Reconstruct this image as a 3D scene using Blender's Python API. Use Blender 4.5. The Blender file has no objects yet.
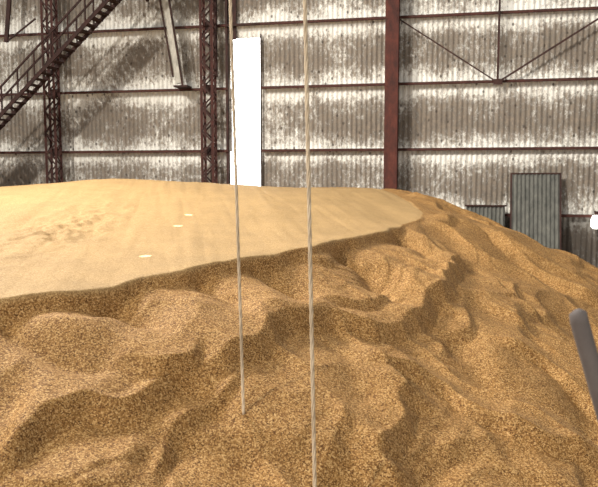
import bpy, math, numpy as np
from mathutils import Vector, Matrix
scene=bpy.context.scene
scene.view_settings.view_transform='Standard'
CAMZ=5.0
TH=-math.atan2(4.6,21.53)
# ---------- helpers ----------
def mat(name):
    m=bpy.data.materials.new(name); m.use_nodes=True
    nt=m.node_tree; nt.nodes.clear()
    o=nt.nodes.new('ShaderNodeOutputMaterial'); b=nt.nodes.new('ShaderNodeBsdfPrincipled')
    nt.links.new(b.outputs[0],o.inputs[0]); return m,nt,b
def N(nt,t,**k):
    n=nt.nodes.new(t)
    for a,v in k.items(): setattr(n,a,v)
    return n
def ramp(nt,src,stops):
    r=nt.nodes.new('ShaderNodeValToRGB'); el=r.color_ramp.elements
    while len(el)<len(stops): el.new(0.5)
    for e,(p,c) in zip(el,stops):
        e.position=p; e.color=(c,c,c,1) if isinstance(c,(int,float)) else (*c,1)
    nt.links.new(src,r.inputs[0]); return r
def mix(nt,f,a,b,mode='MIX'):
    m=nt.nodes.new('ShaderNodeMix'); m.data_type='RGBA'; m.blend_type=mode
    for s,i in ((f,0),(a,6),(b,7)):
        if isinstance(s,(int,float)): m.inputs[i].default_value=s
        elif isinstance(s,tuple): m.inputs[i].default_value=(*s,1)
        else: nt.links.new(s,m.inputs[i])
    return m.outputs[2]
def mth(nt,op,a,b=0.0,c=None):
    m=nt.nodes.new('ShaderNodeMath'); m.operation=op
    for i,s in enumerate((a,b,c)):
        if s is None: continue
        if isinstance(s,(int,float)): m.inputs[i].default_value=s
        else: nt.links.new(s,m.inputs[i])
    return m.outputs[0]
def mapped(nt,scale):
    tc=nt.nodes.new('ShaderNodeTexCoord'); mp=nt.nodes.new('ShaderNodeMapping')
    mp.inputs['Scale'].default_value=scale; nt.links.new(tc.outputs['Object'],mp.inputs[0]); return mp.outputs[0]
def noise(nt,scale,s=3.0,det=6,rough=.6):
    n=nt.nodes.new('ShaderNodeTexNoise'); n.inputs['Scale'].default_value=s
    n.inputs['Detail'].default_value=det; n.inputs['Roughness'].default_value=rough
    nt.links.new(mapped(nt,scale),n.inputs['Vector']); return n.outputs[0]
def mkobj(name,verts,faces,m,parent=None,smooth=False):
    me=bpy.data.meshes.new(name); me.from_pydata(verts,[],faces); me.update()
    if m: me.materials.append(m)
    o=bpy.data.objects.new(name,me); scene.collection.objects.link(o)
    if parent: o.parent=parent
    if smooth:
        me.polygons.foreach_set('use_smooth',[True]*len(me.polygons))
    return o
def empty(name,loc=(0,0,0),rot=0):
    e=bpy.data.objects.new(name,None); e.location=loc; e.rotation_euler=(0,0,rot)
    scene.collection.objects.link(e); return e
class MB:
    def __init__(s): s.v=[]; s.f=[]
    def box(s,lo,hi):
        x0,y0,z0=lo;x1,y1,z1=hi;b=len(s.v)
        s.v+=[(x0,y0,z0),(x1,y0,z0),(x1,y1,z0),(x0,y1,z0),(x0,y0,z1),(x1,y0,z1),(x1,y1,z1),(x0,y1,z1)]
        s.f+=[tuple(b+i for i in q) for q in ((0,3,2,1),(4,5,6,7),(0,1,5,4),(1,2,6,5),(2,3,7,6),(3,0,4,7))]
    def bar(s,p,q,w,d,side=(0,1,0)):
        p=Vector(p);q=Vector(q);t=(q-p).normalized();sd=Vector(side)
        a=t.cross(sd).normalized()*w/2; c=a.cross(t).normalized()*d/2
        b=len(s.v)
        for e in (p,q):
            for k in ((-1,-1),(1,-1),(1,1),(-1,1)): s.v.append(tuple(e+a*k[0]+c*k[1]))
        s.f+=[tuple(b+i for i in f) for f in ((0,1,2,3),(7,6,5,4),(0,4,5,1),(1,5,6,2),(2,6,7,3),(3,7,4,0))]
    def tube(s,pts,r,n=10):
        b=len(s.v); pts=[Vector(p) for p in pts]
        for i,p in enumerate(pts):
            t=(pts[min(i+1,len(pts)-1)]-pts[max(i-1,0)]).normalized()
            a=t.cross(Vector((0.3,1,0.1))).normalized(); c=t.cross(a)
            rr=r[i] if isinstance(r,(list,tuple)) else r
            for k in range(n):
                an=2*math.pi*k/n; s.v.append(tuple(p+a*rr*math.cos(an)+c*rr*math.sin(an)))
        for i in range(len(pts)-1):
            for k in range(n):
                k2=(k+1)%n; s.f.append((b+i*n+k,b+i*n+k2,b+(i+1)*n+k2,b+(i+1)*n+k))
        s.f.append(tuple(b+k for k in range(n))[::-1]); s.f.append(tuple(b+(len(pts)-1)*n+k for k in range(n)))
    def obj(s,name,m,parent=None,smooth=False): return mkobj(name,s.v,s.f,m,parent,smooth)

# ---------- materials ----------
def steel_mat(name,c1,c2,c3=None):
    m,nt,b=mat(name)
    n=noise(nt,(1,1,.5),5,7,.7)
    r=ramp(nt,n,[(.3,c1),(.62,c2)]+([(.8,c3)] if c3 else []))
    nt.links.new(r.outputs[0],b.inputs['Base Color']); b.inputs['Roughness'].default_value=.85
    bp=N(nt,'ShaderNodeBump'); bp.inputs['Strength'].default_value=.3; bp.inputs['Distance'].default_value=.01
    nt.links.new(n,bp.inputs['Height']); nt.links.new(bp.outputs[0],b.inputs['Normal'])
    return m
M_rust=steel_mat('rusty_red_steel',(.03,.009,.007),(.10,.024,.015),(.16,.065,.04))
M_dark=steel_mat('dark_rusty_steel',(.014,.006,.005),(.052,.018,.013),(.14,.085,.06))
M_girt=steel_mat('girt_rust',(.028,.009,.007),(.08,.023,.016))
M_zinc=steel_mat('galvanised_sheet',(.06,.062,.055),(.15,.148,.13),(.29,.265,.21))
M_pale=steel_mat('pale_dusty_metal',(.3,.28,.24),(.6,.57,.5))
M_pole=steel_mat('grey_pole_paint',(.085,.068,.064),(.14,.118,.108))
M_rope=steel_mat('sisal_rope',(.38,.29,.19),(.65,.53,.38))
def wall_material():
    m,nt,b=mat('dirty_corrugated_sheet')
    tc=nt.nodes.new('ShaderNodeTexCoord'); sx=nt.nodes.new('ShaderNodeSeparateXYZ'); nt.links.new(tc.outputs['Object'],sx.inputs[0])
    z=sx.outputs[2]
    row=mth(nt,'FRACT',mth(nt,'DIVIDE',mth(nt,'SUBTRACT',z,1.5),2.2))
    rowm=ramp(nt,row,[(0,.0),(.10,.4),(.35,1),(.7,.9),(.88,.25),(1,.05)]).outputs[0]
    big=noise(nt,(1,1,.8),.5,3,.5)
    mid=noise(nt,(1,1,.6),2.6,9,.8)
    streak=noise(nt,(9,1,.45),1.5,6,.75)
    fine=noise(nt,(1,1,.7),7,8,.9)
    s=mth(nt,'MULTIPLY',big,1.3)
    s=mth(nt,'ADD',s,mth(nt,'MULTIPLY',mid,1.1))
    s=mth(nt,'ADD',s,mth(nt,'MULTIPLY',streak,.5))
    s=mth(nt,'ADD',s,mth(nt,'MULTIPLY',fine,2.6))
    s=mth(nt,'ADD',s,mth(nt,'MULTIPLY',rowm,.55))
    g=ramp(nt,mth(nt,'DIVIDE',s,5.75),[(.505,0),(.535,.6),(.57,1)]).outputs[0]
    base=ramp(nt,streak,[(.3,(.56,.54,.48)),(.6,(.92,.90,.84))]).outputs[0]
    dirt=ramp(nt,fine,[(.38,(.04,.027,.018)),(.62,(.22,.165,.115))]).outputs[0]
    c=mix(nt,mth(nt,'MULTIPLY',g,.92),base,dirt)
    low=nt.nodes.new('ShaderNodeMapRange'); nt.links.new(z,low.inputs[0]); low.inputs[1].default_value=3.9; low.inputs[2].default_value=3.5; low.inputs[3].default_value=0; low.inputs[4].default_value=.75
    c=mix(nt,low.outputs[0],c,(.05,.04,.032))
    v=nt.nodes.new('ShaderNodeTexVoronoi'); v.inputs['Scale'].default_value=3.4; nt.links.new(mapped(nt,(1,1,.8)),v.inputs['Vector'])
    sp=ramp(nt,mth(nt,'ADD',v.outputs['Distance'],mth(nt,'MULTIPLY',fine,.2)),[(.2,1),(.27,0)]).outputs[0]
    c=mix(nt,mth(nt,'MULTIPLY',sp,.8),c,(.05,.035,.025))
    nt.links.new(c,b.inputs['Base Color']); b.inputs['Roughness'].default_value=.8
    return m
M_wall=wall_material()
# ---------- back wall ----------
W0=(0,25,0)
def corrugated(mb,u0,u1,z0,z1,pitch=.17,amp=.018,y=0.0,n=8):
    k=max(2,int((u1-u0)/pitch*n)); b=len(mb.v)
    for i in range(k+1):
        u=u0+(u1-u0)*i/k; yy=y+amp*math.sin(2*math.pi*u/pitch)
        for zz in (z0,z1): mb.v.append((u,yy,zz))
    for i in range(k): mb.f.append((b+2*i,b+2*i+2,b+2*i+3,b+2*i+1))
WT=14.1
wb=MB()
G0=-2.50; G1=-1.37; GT=9.86
rows=[(-.02,1.52),(1.48,3.72),(3.68,5.92),(5.88,8.12),(8.08,10.32),(10.28,12.52),(12.48,WT)]
for i,(a,b_) in enumerate(rows):
    yy=.02*(i%2)
    if a>GT+.1 or b_<3.9: corrugated(wb,-24,17,a,b_,y=yy)
    else:
        g0=G0+(.0,.05,-.04,.03)[i%4]
        corrugated(wb,-24,g0,a,b_,y=yy); corrugated(wb,G1,17,a,b_,y=yy)
        if b_>GT: corrugated(wb,g0,G1,GT,b_,y=yy)
wall=wb.obj('wall_back',M_wall,smooth=True); wall.location=W0; wall.rotation_euler=(0,0,TH)
frame=empty('wall_girts',W0,TH)
gb=MB()
for zz in (1.5,3.7,5.9,8.1,10.3,12.5):
    for (a,b_) in (((-24,17),) if not 4<zz<9.9 else ((-24,G0-.05),(G1+.03,17))):
        gb.box((a,-.2,zz-.045),(b_,-.19,zz+.045)); gb.box((a,-.2,zz+.035),(b_,-.04,zz+.045)); gb.box((a,-.2,zz-.045),(b_,-.15,zz-.035))
gb.obj('girt_channels',M_girt,frame)
tr=MB()
tr.box((G0-.14,-.16,3.7),(G0-.06,-.04,WT)); tr.box((G1,-.14,3.7),(G1+.03,-.04,GT+.1)); tr.box((G0-.5,-.3,8.5),(G0-.42,-.2,WT))
tr.box((G0+.0,-.12,GT-.05),(G0+.25,-.08,GT+2.0)); tr.bar((G0-.1,-.2,GT+.42),(G1,-.2,GT+.44),.06,.04)
tr.obj('opening_frame',M_dark,frame)
def lattice_column(u,name='lattice_column',m=M_dark,w=.40):
    e=empty(name,Vector(W0)+Matrix.Rotation(TH,3,'Z')@Vector((u,0,0)),TH)
    mb=MB()
    for sx in (-1,1):
        for y0 in (-.6,-.26):
            x=sx*w/2
            mb.box((x-.05,y0,0),(x+.05,y0+.012,WT)); mb.box((x-.008,y0,0),(x+.008,y0+.08,WT))
    mb.obj('chord_angles',M_girt,e)
    lc=MB(); z=.2;s=1
    while z<WT-.4:
        for y0 in (-.595,-.25):
            lc.bar((-s*w/2,y0,z),(s*w/2,y0,z+.4),.06,.012)
        for sx in (-1,1): lc.bar((sx*w/2,-.59 if s>0 else -.2,z),(sx*w/2,-.2 if s>0 else -.59,z+.4),.05,.012,side=(1,0,0))
        z+=.4; s=-s
    lc.obj('lacing_bars',m,e)
    pl=MB()
    for zz in (3.7,5.9,8.1,10.3,12.5): pl.box((-w/2,-.23,zz-.15),(w/2,-.2,zz+.15))
    pl.box((-.4,-.7,0),(.4,-.1,.04)); pl.obj('gusset_plates',m,e)
    return e
for u in (-15.9,-9.35,-3.2): lattice_column(u)
def h_column(u):
    e=empty('steel_h_column',Vector(W0)+Matrix.Rotation(TH,3,'Z')@Vector((u,0,0)),TH)
    mb=MB()
    mb.box((-.22,-.7,0),(.22,-.67,WT)); mb.box((-.22,-.25,0),(.22,-.22,WT)); mb.box((-.012,-.67,0),(.012,-.25,WT))
    mb.obj('flanges_and_web',M_rust,e)
    p=MB(); p.box((-.4,-.8,0),(.4,-.1,.04))
    for zz in (3.7,5.9,8.1,10.3,12.5):
        p.box((-.22,-.67,zz-.01),(.22,-.25,zz+.01))
        for bx in (-.15,.15):
            for bz in (-.12,.12): p.tube([(bx,-.72,zz+bz),(bx,-.7,zz+bz)],.025,6)
    p.obj('stiffeners_and_bolts',M_rust,e); return e
h_column(3.28); h_column(10.45)
br=empty('wall_bracing',W0,TH)
b=MB()
b.bar((6.71,-.3,8.05),(3.5,-.3,10.2),.045,.02); b.bar((6.71,-.3,8.05),(10.3,-.3,10.3),.06,.02)
b.bar((6.71,-.27,8.0),(6.71,-.27,WT),.07,.06); b.box((6.57,-.32,7.98),(6.86,-.28,8.16))
b.obj('angle_braces',M_dark,br)
# ---------- inclined stairway (top left) ----------
st=empty('inclined_stairway',W0,TH)
s=MB()
P0=Vector((-13.3,-1.2,4.75)); P1=Vector((-3.0,-1.2,13.9)); D=(P1-P0)
for yo in (0,-.6):
    s.bar(P0+Vector((0,yo,0)),P1+Vector((0,yo,0)),.13,.05)
    s.bar(P0+Vector((0,yo,.95)),P1+Vector((0,yo,.95)),.06,.05)
    s.bar(P0+Vector((0,yo,.5)),P1+Vector((0,yo,.5)),.04,.03)
s.obj('stringers_and_rails',M_dark,st)
s=MB(); nst=46
for i in range(nst):
    p=P0+D*(i+.5)/nst
    s.box((p.x-.14,p.y-.6,p.z-.02),(p.x+.14,p.y,p.z+.02))
    if i%3==0:
        for yo in (0,-.6): s.bar(p+Vector((0,yo,0)),p+Vector((0,yo,.95)),.045,.045)
s.obj('treads_and_posts',M_dark,st)
s=MB()
for t in (.1,.75):
    p=P0+D*t; s.bar((p.x,-1.2,p.z),(p.x,-.1,p.z-.3),.08,.08,side=(1,0,0))
s.obj('wall_brackets',M_dark,st)
ch=empty('grain_spout',W0,TH); c=MB()
c.bar((-5.05,-.6,13.5),(-4.25,-.45,8.3),.24,.2); c.obj('spout_pipe',M_pale,ch)
c=MB(); c.bar((-4.85,-.75,13.5),(-4.1,-.6,8.2),.06,.05); c.bar((-5.22,-.75,13.5),(-4.45,-.6,8.5),.05,.05); c.box((-4.4,-.7,8.14),(-3.9,-.2,8.2)); c.obj('spout_frame',M_dark,ch)
ob=empty('leaning_steel_bar',W0,TH); c=MB(); c.bar((-11.15,-.45,10.0),(-10.75,-.45,13),.15,.08); c.bar((-11.15,-.45,10.0),(-9.9,-.45,10.8),.05,.05); c.obj('bar',M_dark,ob)
# ---------- sheets at right ----------
def leansheet(mb,u0,u1,z0,z1,y0,y1,pitch=.13,amp=.02):
    k=int((u1-u0)/pitch*8); b=len(mb.v)
    for i in range(k+1):
        u=u0+(u1-u0)*i/k; w=amp*math.sin(2*math.pi*u/pitch)
        mb.v+=[(u,y0+w,z0),(u,y1+w,z1)]
    for i in range(k): mb.f.append((b+2*i,b+2*i+2,b+2*i+3,b+2*i+1))
e=empty('leaning_metal_sheet',W0,TH); c=MB()
leansheet(c,7.22,8.76,1.5,5.08,-1.1,-.3); c.obj('corrugated_sheet',M_zinc,e)
c=MB(); c.bar((7.22,-.3,5.08),(8.76,-.3,5.08),.05,.05); c.bar((7.22,-1.1,1.5),(7.22,-.3,5.1),.05,.05,side=(1,0,0)); c.bar((8.76,-1.1,1.5),(8.76,-.3,5.1),.05,.05,side=(1,0,0)); c.obj('sheet_frame',M_dark,e)
e=empty('low_sheet_barrier',W0,TH); c=MB(); leansheet(c,5.8,7.05,1.5,4.0,-.75,-.35); c.obj('corrugated_sheet',M_zinc,e)
c=MB(); c.bar((5.75,-.38,4.02),(7.1,-.38,4.02),.05,.06); c.obj('top_rail',M_dark,e)
ml,nt,bb=mat('lamp_glow'); bb.inputs['Base Color'].default_value=(1,1,.95,1); bb.inputs['Emission Color'].default_value=(1,.97,.88,1); bb.inputs['Emission Strength'].default_value=3
e=empty('wall_lamp',W0,TH); c=MB(); c.tube([(9.9,-.35,3.3),(9.9,-.35,3.38),(9.9,-.35,3.6),(9.9,-.35,3.72),(9.9,-.35,3.76)],[.1,.17,.17,.12,.04],14); c.obj('globe',ml,e,True)
c=MB(); c.tube([(9.9,-.35,3.74),(9.9,-.35,3.86)],.07); c.bar((9.9,-.35,3.84),(9.9,-.05,3.84),.05,.05,side=(1,0,0)); c.obj('bracket',M_dark,e)
# ---------- floor ----------
mf,nt,bb=mat('dusty_concrete'); n=noise(nt,(1,1,1),1.5,8,.7); r=ramp(nt,n,[(.3,(.16,.12,.08)),(.7,(.3,.25,.18))]); nt.links.new(r.outputs[0],bb.inputs['Base Color']); bb.inputs['Roughness'].default_value=.9
mkobj('floor',[(-40,-20,0),(40,-20,0),(40,45,0),(-40,45,0)],[(0,1,2,3)],mf)

# ---------- grain pile ----------
edge=np.array([(-14,3.6,-1.45),(-9,4.3,-1.4),(-5.5,5.4,-1.32),(-3.7,6.22,-1.29),(-2.99,6.75,-1.26),(-1.88,7.6,-1.19),(-1.03,8.5,-1.09),(.15,9.8,-.99),(1.17,11.5,-.97),(2.3,14,-.88),(2.75,16.5,-.73),(2.42,19.5,-.42),(1.6,20.4,-.33),(-1.5,20.6,-.3),(-4.6,20.4,-.12),(-8.8,21.4,-.36),(-15,22.5,-.6),(-20,20,-.8),(-21,8,-1.2)])
def catmull(P,n=8):
    out=[];L=len(P)
    for i in range(L):
        a,b,c,d=P[i-1],P[i],P[(i+1)%L],P[(i+2)%L]
        for k in range(n):
            t=k/n; out.append(.5*((2*b)+(-a+c)*t+(2*a-5*b+4*c-d)*t*t+(-a+3*b-3*c+d)*t**3))
    return np.array(out)
E=catmull(edge,6)
ctl=np.vstack([edge,[(-4.6,18.8,-.07),(-3.3,14,-.62),(-6,12,-.72),(-9,14,-.7),(0,14,-.72),(0,18,-.42),(-7,17.5,-.3),(-2.5,10.5,-1.0)]])
def kern(a,b): return np.sqrt((a[:,None,0]-b[None,:,0])**2+(a[:,None,1]-b[None,:,1])**2+.25)
A=kern(ctl,ctl); wts=np.linalg.solve(A+np.eye(len(A))*1e-3,ctl[:,2])
def vnoise(x,y,seed):
    r=np.random.RandomState(seed); T=r.rand(256,256)*2-1
    xi=np.floor(x).astype(int); yi=np.floor(y).astype(int); fx=x-xi; fy=y-yi
    fx=fx**3*(fx*(fx*6-15)+10); fy=fy**3*(fy*(fy*6-15)+10)
    g=lambda i,j:T[i%256,j%256]
    return (g(xi,yi)*(1-fx)+g(xi+1,yi)*fx)*(1-fy)+(g(xi,yi+1)*(1-fx)+g(xi+1,yi+1)*fx)*fy
def fbm(x,y,seed,o=4,g=.5):
    s=0;a=1
    for k in range(o): s=s+a*vnoise(x*2**k+13.1*k,y*2**k+7.7*k,seed+k); a*=g
    return s
def ss(a,b,x):
    t=np.clip((x-a)/(b-a),0,1); return t*t*(3-2*t)
def base(X,Y):
    P=np.stack([X,Y],1)
    best=np.full(len(X),1e9); ez=np.zeros(len(X)); inside=np.zeros(len(X),bool); n=len(E)
    for i in range(n):
        a=E[i];b=E[(i+1)%n]; dx,dy=b[0]-a[0],b[1]-a[1]
        t=np.clip(((X-a[0])*dx+(Y-a[1])*dy)/(dx*dx+dy*dy),0,1)
        d=np.hypot(X-a[0]-t*dx,Y-a[1]-t*dy); m=d<best
        best=np.where(m,d,best); ez=np.where(m,a[2]+t*(b[2]-a[2]),ez)
        c=((a[1]>Y)!=(b[1]>Y))
        if abs(dy)>1e-9: inside^= c&(X<dx*(Y-a[1])/dy+a[0])
    zin=np.zeros(len(X))
    for s0 in range(0,len(X),50000):
        zin[s0:s0+50000]=kern(P[s0:s0+50000],ctl)@wts
    R=.12+1.1*ss(1.5,3.5,X)*ss(12,18,Y)
    zo=ez-.46*(np.sqrt(best**2+R**2)-R)
    return np.where(inside,zin,zo),np.where(inside,-best,best)
def smooth_poly(P,n=6):
    P=[np.array(p,float) for p in P]; P=[2*P[0]-P[1]]+P+[2*P[-1]-P[-2]]; out=[]
    for i in range(1,len(P)-2):
        a,b,c,d=P[i-1:i+3]
        for k in range(n):
            t=k/n; out.append(.5*((2*b)+(-a+c)*t+(2*a-5*b+4*c-d)*t*t+(-a+3*b-3*c+d)*t**3))
    out.append(P[-2]); return np.array(out)
def polydist(X,Y,P):
    best=np.full(len(X),1e9); sd=np.zeros(len(X)); par=np.zeros(len(X))
    L=np.r_[0,np.cumsum(np.hypot(*(P[1:]-P[:-1]).T))]
    for i in range(len(P)-1):
        a=P[i];b=P[i+1];dx,dy=b-a; l2=dx*dx+dy*dy
        t=np.clip(((X-a[0])*dx+(Y-a[1])*dy)/l2,0,1)
        d=np.hypot(X-a[0]-t*dx,Y-a[1]-t*dy); m=d<best
        best=np.where(m,d,best); sd=np.where(m,np.sign(dx*(Y-a[1])-dy*(X-a[0])),sd); par=np.where(m,(L[i]+t*(L[i+1]-L[i]))/L[-1],par)
    return best,sd,par
CRESTS=[([(-2.5,5.0),(-2.23,5.32),(-2.08,5.68),(-1.85,5.89),(-1.56,5.96),(-1.25,6.40),(-1.04,6.54),(-.73,6.77)],.14,.6,.15),
 ([(-1.04,6.44),(-.73,6.77),(-.41,7.18),(-.10,7.69),(.37,8.13),(.79,8.25),(1.27,8.64)],.14,.65,.16),
 ([(.79,8.2),(1.27,8.64),(1.69,9.27),(2.06,10.12),(2.44,11.23),(3.13,12.74)],.17,.65,.18),
 ([(.62,5.9),(.90,6.35),(1.06,6.84),(1.37,7.14)],.13,.4,.14),
 ([(.75,7.3),(.94,7.50),(1.53,7.42),(1.87,7.01),(2.62,6.80),(3.3,6.9)],.12,.45,.14),
 ([(4.4,8.0),(3.92,8.97),(3.65,10.02),(3.3,10.9),(3.14,12.2)],.13,.55,.17),
 ([(2.5,8.9),(2.83,8.79),(3.24,8.48),(3.52,8.01),(3.8,7.5)],.12,.45,.15),
 ([(-2.5,4.3),(-1.9,4.75),(-1.3,5.0),(-.9,5.5)],.08,.4,.14),
 ([(-.6,5.0),(-.1,5.3),(.3,5.9),(.45,6.5)],.06,.35,.14),
 ([(1.3,5.6),(1.9,5.8),(2.4,5.7)],.08,.35,.14),
 ([(4.2,16.0),(4.4,14.5),(5.2,13.4),(6.2,12.8)],.14,.8,.25)]
GULLIES=[([(-2.25,7.30),(-1.95,7.25),(-1.6,7.08),(-1.15,6.9)],.24,.19),
 ([(-1.2,8.15),(-.95,7.98),(-.7,7.8),(-.4,7.5)],.19,.19),
 ([(-.62,8.8),(-.2,8.65),(.1,8.4),(.35,8.25)],.19,.2),
 ([(.62,10.3),(.95,10.0),(1.2,9.4),(1.4,8.9)],.27,.24),
 ([(1.75,12.4),(2.1,11.8),(2.2,10.8)],.2,.28),
 ([(-2.9,6.7),(-2.55,6.5),(-1.95,6.3),(-1.5,6.2)],.16,.2),
 ([(-.9,6.3),(-.5,5.9),(-.2,5.3),(0.2,4.7)],.07,.24),
 ([(.2,7.8),(.5,7.3),(.7,6.6),(1.0,5.9)],.10,.26),
 ([(1.7,8.9),(2.2,8.1),(2.6,7.4)],.12,.28)]
def surface(X,Y):
    z,s=base(X,Y)
    s2=s+.06*fbm(X*1.5,Y*1.5,41,3)
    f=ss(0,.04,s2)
    nearf=ss(16,11,Y)
    lipmod=.45+.65*ss(-.3,.35,vnoise(X*1.1,Y*1.1,88))
    z=z-.15*ss(0,.13,s2)*nearf*lipmod+.03*np.exp(-(s2/.35)**2)*nearf*(s2<0)+.03*np.exp(-(s2/.05)**2)*nearf*(s2>=0)
    amp=ss(0,.6,s2)
    wx=X+.35*fbm(X*.7,Y*.7,11,2); wy=Y+.35*fbm(X*.7+40,Y*.7,17,2)
    a=wx*.76+wy*.65; al=wx*.65-wy*.76
    rid=1-np.abs(vnoise(a*.95,al*.38,5))*2
    rid2=1-np.abs(vnoise(a*2.1+5,al*.9,6))*2
    z=z+amp*(.10*rid+.04*rid2+.006*fbm(X*2.5,Y*2.5,3,2))
    for per,A_,sd_,wf in ((1.05,.10,301,.62),(.55,.02,351,1.1)):
        t=s2/per+1.0*fbm(X*wf,Y*wf,sd_,2)+.22*vnoise(a*1.5,al*.7,sd_+9)
        fr=t-np.floor(t); saw=np.where(fr<.82,fr/.82,(1-fr)/.18)
        am=A_*ss(-.25,.35,vnoise(X*.8+3,Y*.8,sd_+20))
        z=z+amp*am*(saw-.5)
    near=(X>-6)&(X<8)&(Y>2)&(Y<18)
    xi,yi=X[near],Y[near]; add=np.zeros(len(xi)); jx=xi+.07*fbm(xi*2.0,yi*2.0,61,2); jy=yi+.07*fbm(xi*2.0+9,yi*2.0,67,2)
    for pts,h,wu,wd in CRESTS:
        P=smooth_poly(pts,4); d,sd,par=polydist(jx,jy,P)
        endf=ss(0,.2,par)*ss(1,.8,par)
        up=h*np.exp(-d/wu)
        dn=h*(1-1.45*np.minimum(d/wd,1)); dn=np.where(d>wd,-.45*h*np.exp(-(d-wd)/.35),dn)
        add+=endf*np.where(sd>0,up,dn)
    for pts,h,w in GULLIES:
        P=smooth_poly(pts,4); d,sd,par=polydist(jx,jy,P)
        add-=h*np.exp(-np.sqrt(d*d+.0025)/w)*1.15*ss(1.0,.5,par)
    z[near]+=add*ss(-.0,.10,s2[near])
    pl=1-f
    z=z+pl*(.012*fbm(X*1.3+.1*Y,Y*.35,21,3)+.03*fbm(X*.5,Y*.3,23,2))
    z=z+pl*.018*np.abs(fbm((X*.98+Y*.17)*2.2,(Y*.98-X*.17)*.15,77,3))
    tr=np.exp(-(((X+3.9)/.7)**2+((Y-11.5)/2.6)**2))
    z=z+pl*tr*.055*fbm(X*4,Y*3,29,3)
    return z+CAMZ,s2,f
xs=np.concatenate([np.linspace(-24,-6,90,endpoint=False),np.linspace(-6,9,600,endpoint=False),np.linspace(9,19,90)])
ys=np.concatenate([np.linspace(-8,2,40,endpoint=False),np.linspace(2,12,520,endpoint=False),np.linspace(12,30,340)])
XX,YY=np.meshgrid(xs,ys); X=XX.ravel();Y=YY.ravel()
Z,S,face=surface(X,Y)
Z=np.maximum(Z,-.06)
wl=(Y-25)*math.cos(TH)-X*math.sin(TH)
nxs,nys=len(xs),len(ys)
idx=np.arange(nxs*nys).reshape(nys,nxs)
q=np.stack([idx[:-1,:-1],idx[:-1,1:],idx[1:,1:],idx[1:,:-1]],-1).reshape(-1,4)
ok=(wl[q].max(1)<-.03)&(Z[q].max(1)>-.05)
q=q[ok]
used=np.unique(q); rem=-np.ones(len(X),int); rem[used]=np.arange(len(used)); q=rem[q]
me=bpy.data.meshes.new('grain_pile'); V=np.stack([X,Y,Z],1)[used]
me.vertices.add(len(V)); me.vertices.foreach_set('co',V.ravel().astype(np.float32))
me.loops.add(q.size); me.loops.foreach_set('vertex_index',q.ravel().astype(np.int32))
me.polygons.add(len(q)); me.polygons.foreach_set('loop_start',np.arange(0,q.size,4,dtype=np.int32)); me.polygons.foreach_set('loop_total',np.full(len(q),4,dtype=np.int32))
me.polygons.foreach_set('use_smooth',np.ones(len(q),bool)); me.update(calc_edges=True)
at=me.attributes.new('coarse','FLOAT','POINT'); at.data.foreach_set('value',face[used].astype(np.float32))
pile=bpy.data.objects.new('grain_pile',me); scene.collection.objects.link(pile)
mg,nt,bb=mat('grain')
v1=nt.nodes.new('ShaderNodeTexVoronoi'); v1.inputs['Scale'].default_value=95; nt.links.new(mapped(nt,(1,1,1)),v1.inputs['Vector'])
sep=nt.nodes.new('ShaderNodeSeparateColor'); nt.links.new(v1.outputs['Color'],sep.inputs[0])
n1=noise(nt,(1,1,1),42,4,.85); n2=noise(nt,(1,1,1),1.3,5,.6)
k=mth(nt,'ADD',mth(nt,'MULTIPLY',sep.outputs[0],.5),mth(nt,'MULTIPLY',n1,.5))
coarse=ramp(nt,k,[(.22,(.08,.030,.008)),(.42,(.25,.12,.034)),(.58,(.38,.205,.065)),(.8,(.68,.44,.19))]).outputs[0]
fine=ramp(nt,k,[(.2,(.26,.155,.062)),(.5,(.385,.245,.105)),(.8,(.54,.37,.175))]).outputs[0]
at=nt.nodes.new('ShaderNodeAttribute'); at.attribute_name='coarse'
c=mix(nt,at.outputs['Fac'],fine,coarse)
c=mix(nt,.6,c,ramp(nt,n2,[(.3,.7),(.7,1.0)]).outputs[0],'MULTIPLY')
nt.links.new(c,bb.inputs['Base Color']); bb.inputs['Roughness'].default_value=.75; bb.inputs['Specular IOR Level'].default_value=.2
bp=N(nt,'ShaderNodeBump'); bp.inputs['Distance'].default_value=.012; bp.inputs['Strength'].default_value=.5
nt.links.new(k,bp.inputs['Height']); nt.links.new(bp.outputs[0],bb.inputs['Normal'])
me.materials.append(mg)
# ---------- ropes ----------
def zat(x,y): return float(surface(np.array([x,x]),np.array([y,y]))[0][0])
def rope(x0,y0,x1,y1,ztop,r,m,name='hanging_rope'):
    z0=zat(x0,y0)-.02
    n=200; mb=MB()
    for ph in (0,2.094,4.189):
        pts=[]
        for i in range(n+1):
            t=i/n; a=ph+t*(ztop-z0)*2*math.pi/.35
            pts.append((x0+(x1-x0)*t+r*.5*math.cos(a),y0+(y1-y0)*t+r*.5*math.sin(a),z0+(ztop-z0)*t))
        mb.tube(pts,r*.62,6)
    return mb.obj(name,m,None,True)
rope(-.50,6.15,-.72,6.15,12.0,.014,M_rope)
rope(.13,5.2,-.08,5.2,12.0,.015,M_rope)
p=MB(); p.tube([(.985,2.45,4.525),(.99,2.45,4.515),(.995,2.45,4.49),(1.165,2.5,4.0),(2.35,2.7,.4)],[.015,.03,.032,.032,.034],16); p.obj('metal_pole',M_pole,None,True)
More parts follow.
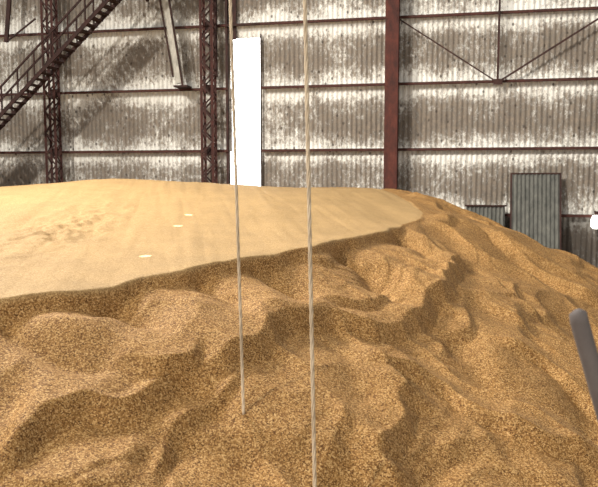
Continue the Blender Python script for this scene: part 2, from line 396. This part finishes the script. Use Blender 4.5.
# ---------- light ----------
w=bpy.data.worlds.new('World'); scene.world=w; w.use_nodes=True
nt=w.node_tree; bg=nt.nodes['Background']; bg.inputs[0].default_value=(1,.985,.95,1)
tc=nt.nodes.new('ShaderNodeTexCoord'); sx=nt.nodes.new('ShaderNodeSeparateXYZ'); nt.links.new(tc.outputs['Generated'],sx.inputs[0])
mr=nt.nodes.new('ShaderNodeMapRange'); nt.links.new(sx.outputs[1],mr.inputs[0]); mr.inputs[1].default_value=.6; mr.inputs[2].default_value=.9; mr.inputs[3].default_value=.62; mr.inputs[4].default_value=5
nt.links.new(mr.outputs[0],bg.inputs[1])
def lamp(name,kind,loc,tgt=None,d=None,**k):
    l=bpy.data.lights.new(name,kind)
    for a,v in k.items(): setattr(l,a,v)
    o=bpy.data.objects.new(name,l); o.location=loc; scene.collection.objects.link(o)
    if tgt: d=Vector(tgt)-Vector(loc)
    if d: o.rotation_euler=Vector(d).to_track_quat('-Z','Y').to_euler()
    return o
el=math.radians(32); az=Vector((.68,.73,0)).normalized()
lamp('sun','SUN',(-10,-8,15),d=(az.x*math.cos(el),az.y*math.cos(el),-math.sin(el)),energy=2.4,angle=math.radians(2.2),color=(1,.95,.86))
lamp('added_area_key','AREA',(-9,15,14),tgt=(.5,8,3.5),energy=3600,shape='RECTANGLE',size=2.2,size_y=2.2,color=(1,.94,.84))  # added unseen area lamp, keys the pile from back left to show its ridges
for i,(x,y,zz) in enumerate([(-2.1,13.3,14),(-2.08,12.0,14),(-2.03,9.2,14)]):
    lamp('roof_hole_light','SPOT',(x,y,zz),energy=22000,spot_size=math.radians(1.0),spot_blend=.4,shadow_soft_size=.01)
# ---------- camera ----------
pit=math.atan(67.5/700)
cd=bpy.data.cameras.new('camera'); cam=bpy.data.objects.new('camera',cd); scene.collection.objects.link(cam)
cd.sensor_width=36; cd.lens=36*700/598; cam.location=(0,0,CAMZ); cam.rotation_euler=(math.pi/2-pit,0,0)
cd.dof.use_dof=True; cd.dof.focus_distance=11; cd.dof.aperture_fstop=4
scene.camera=cam
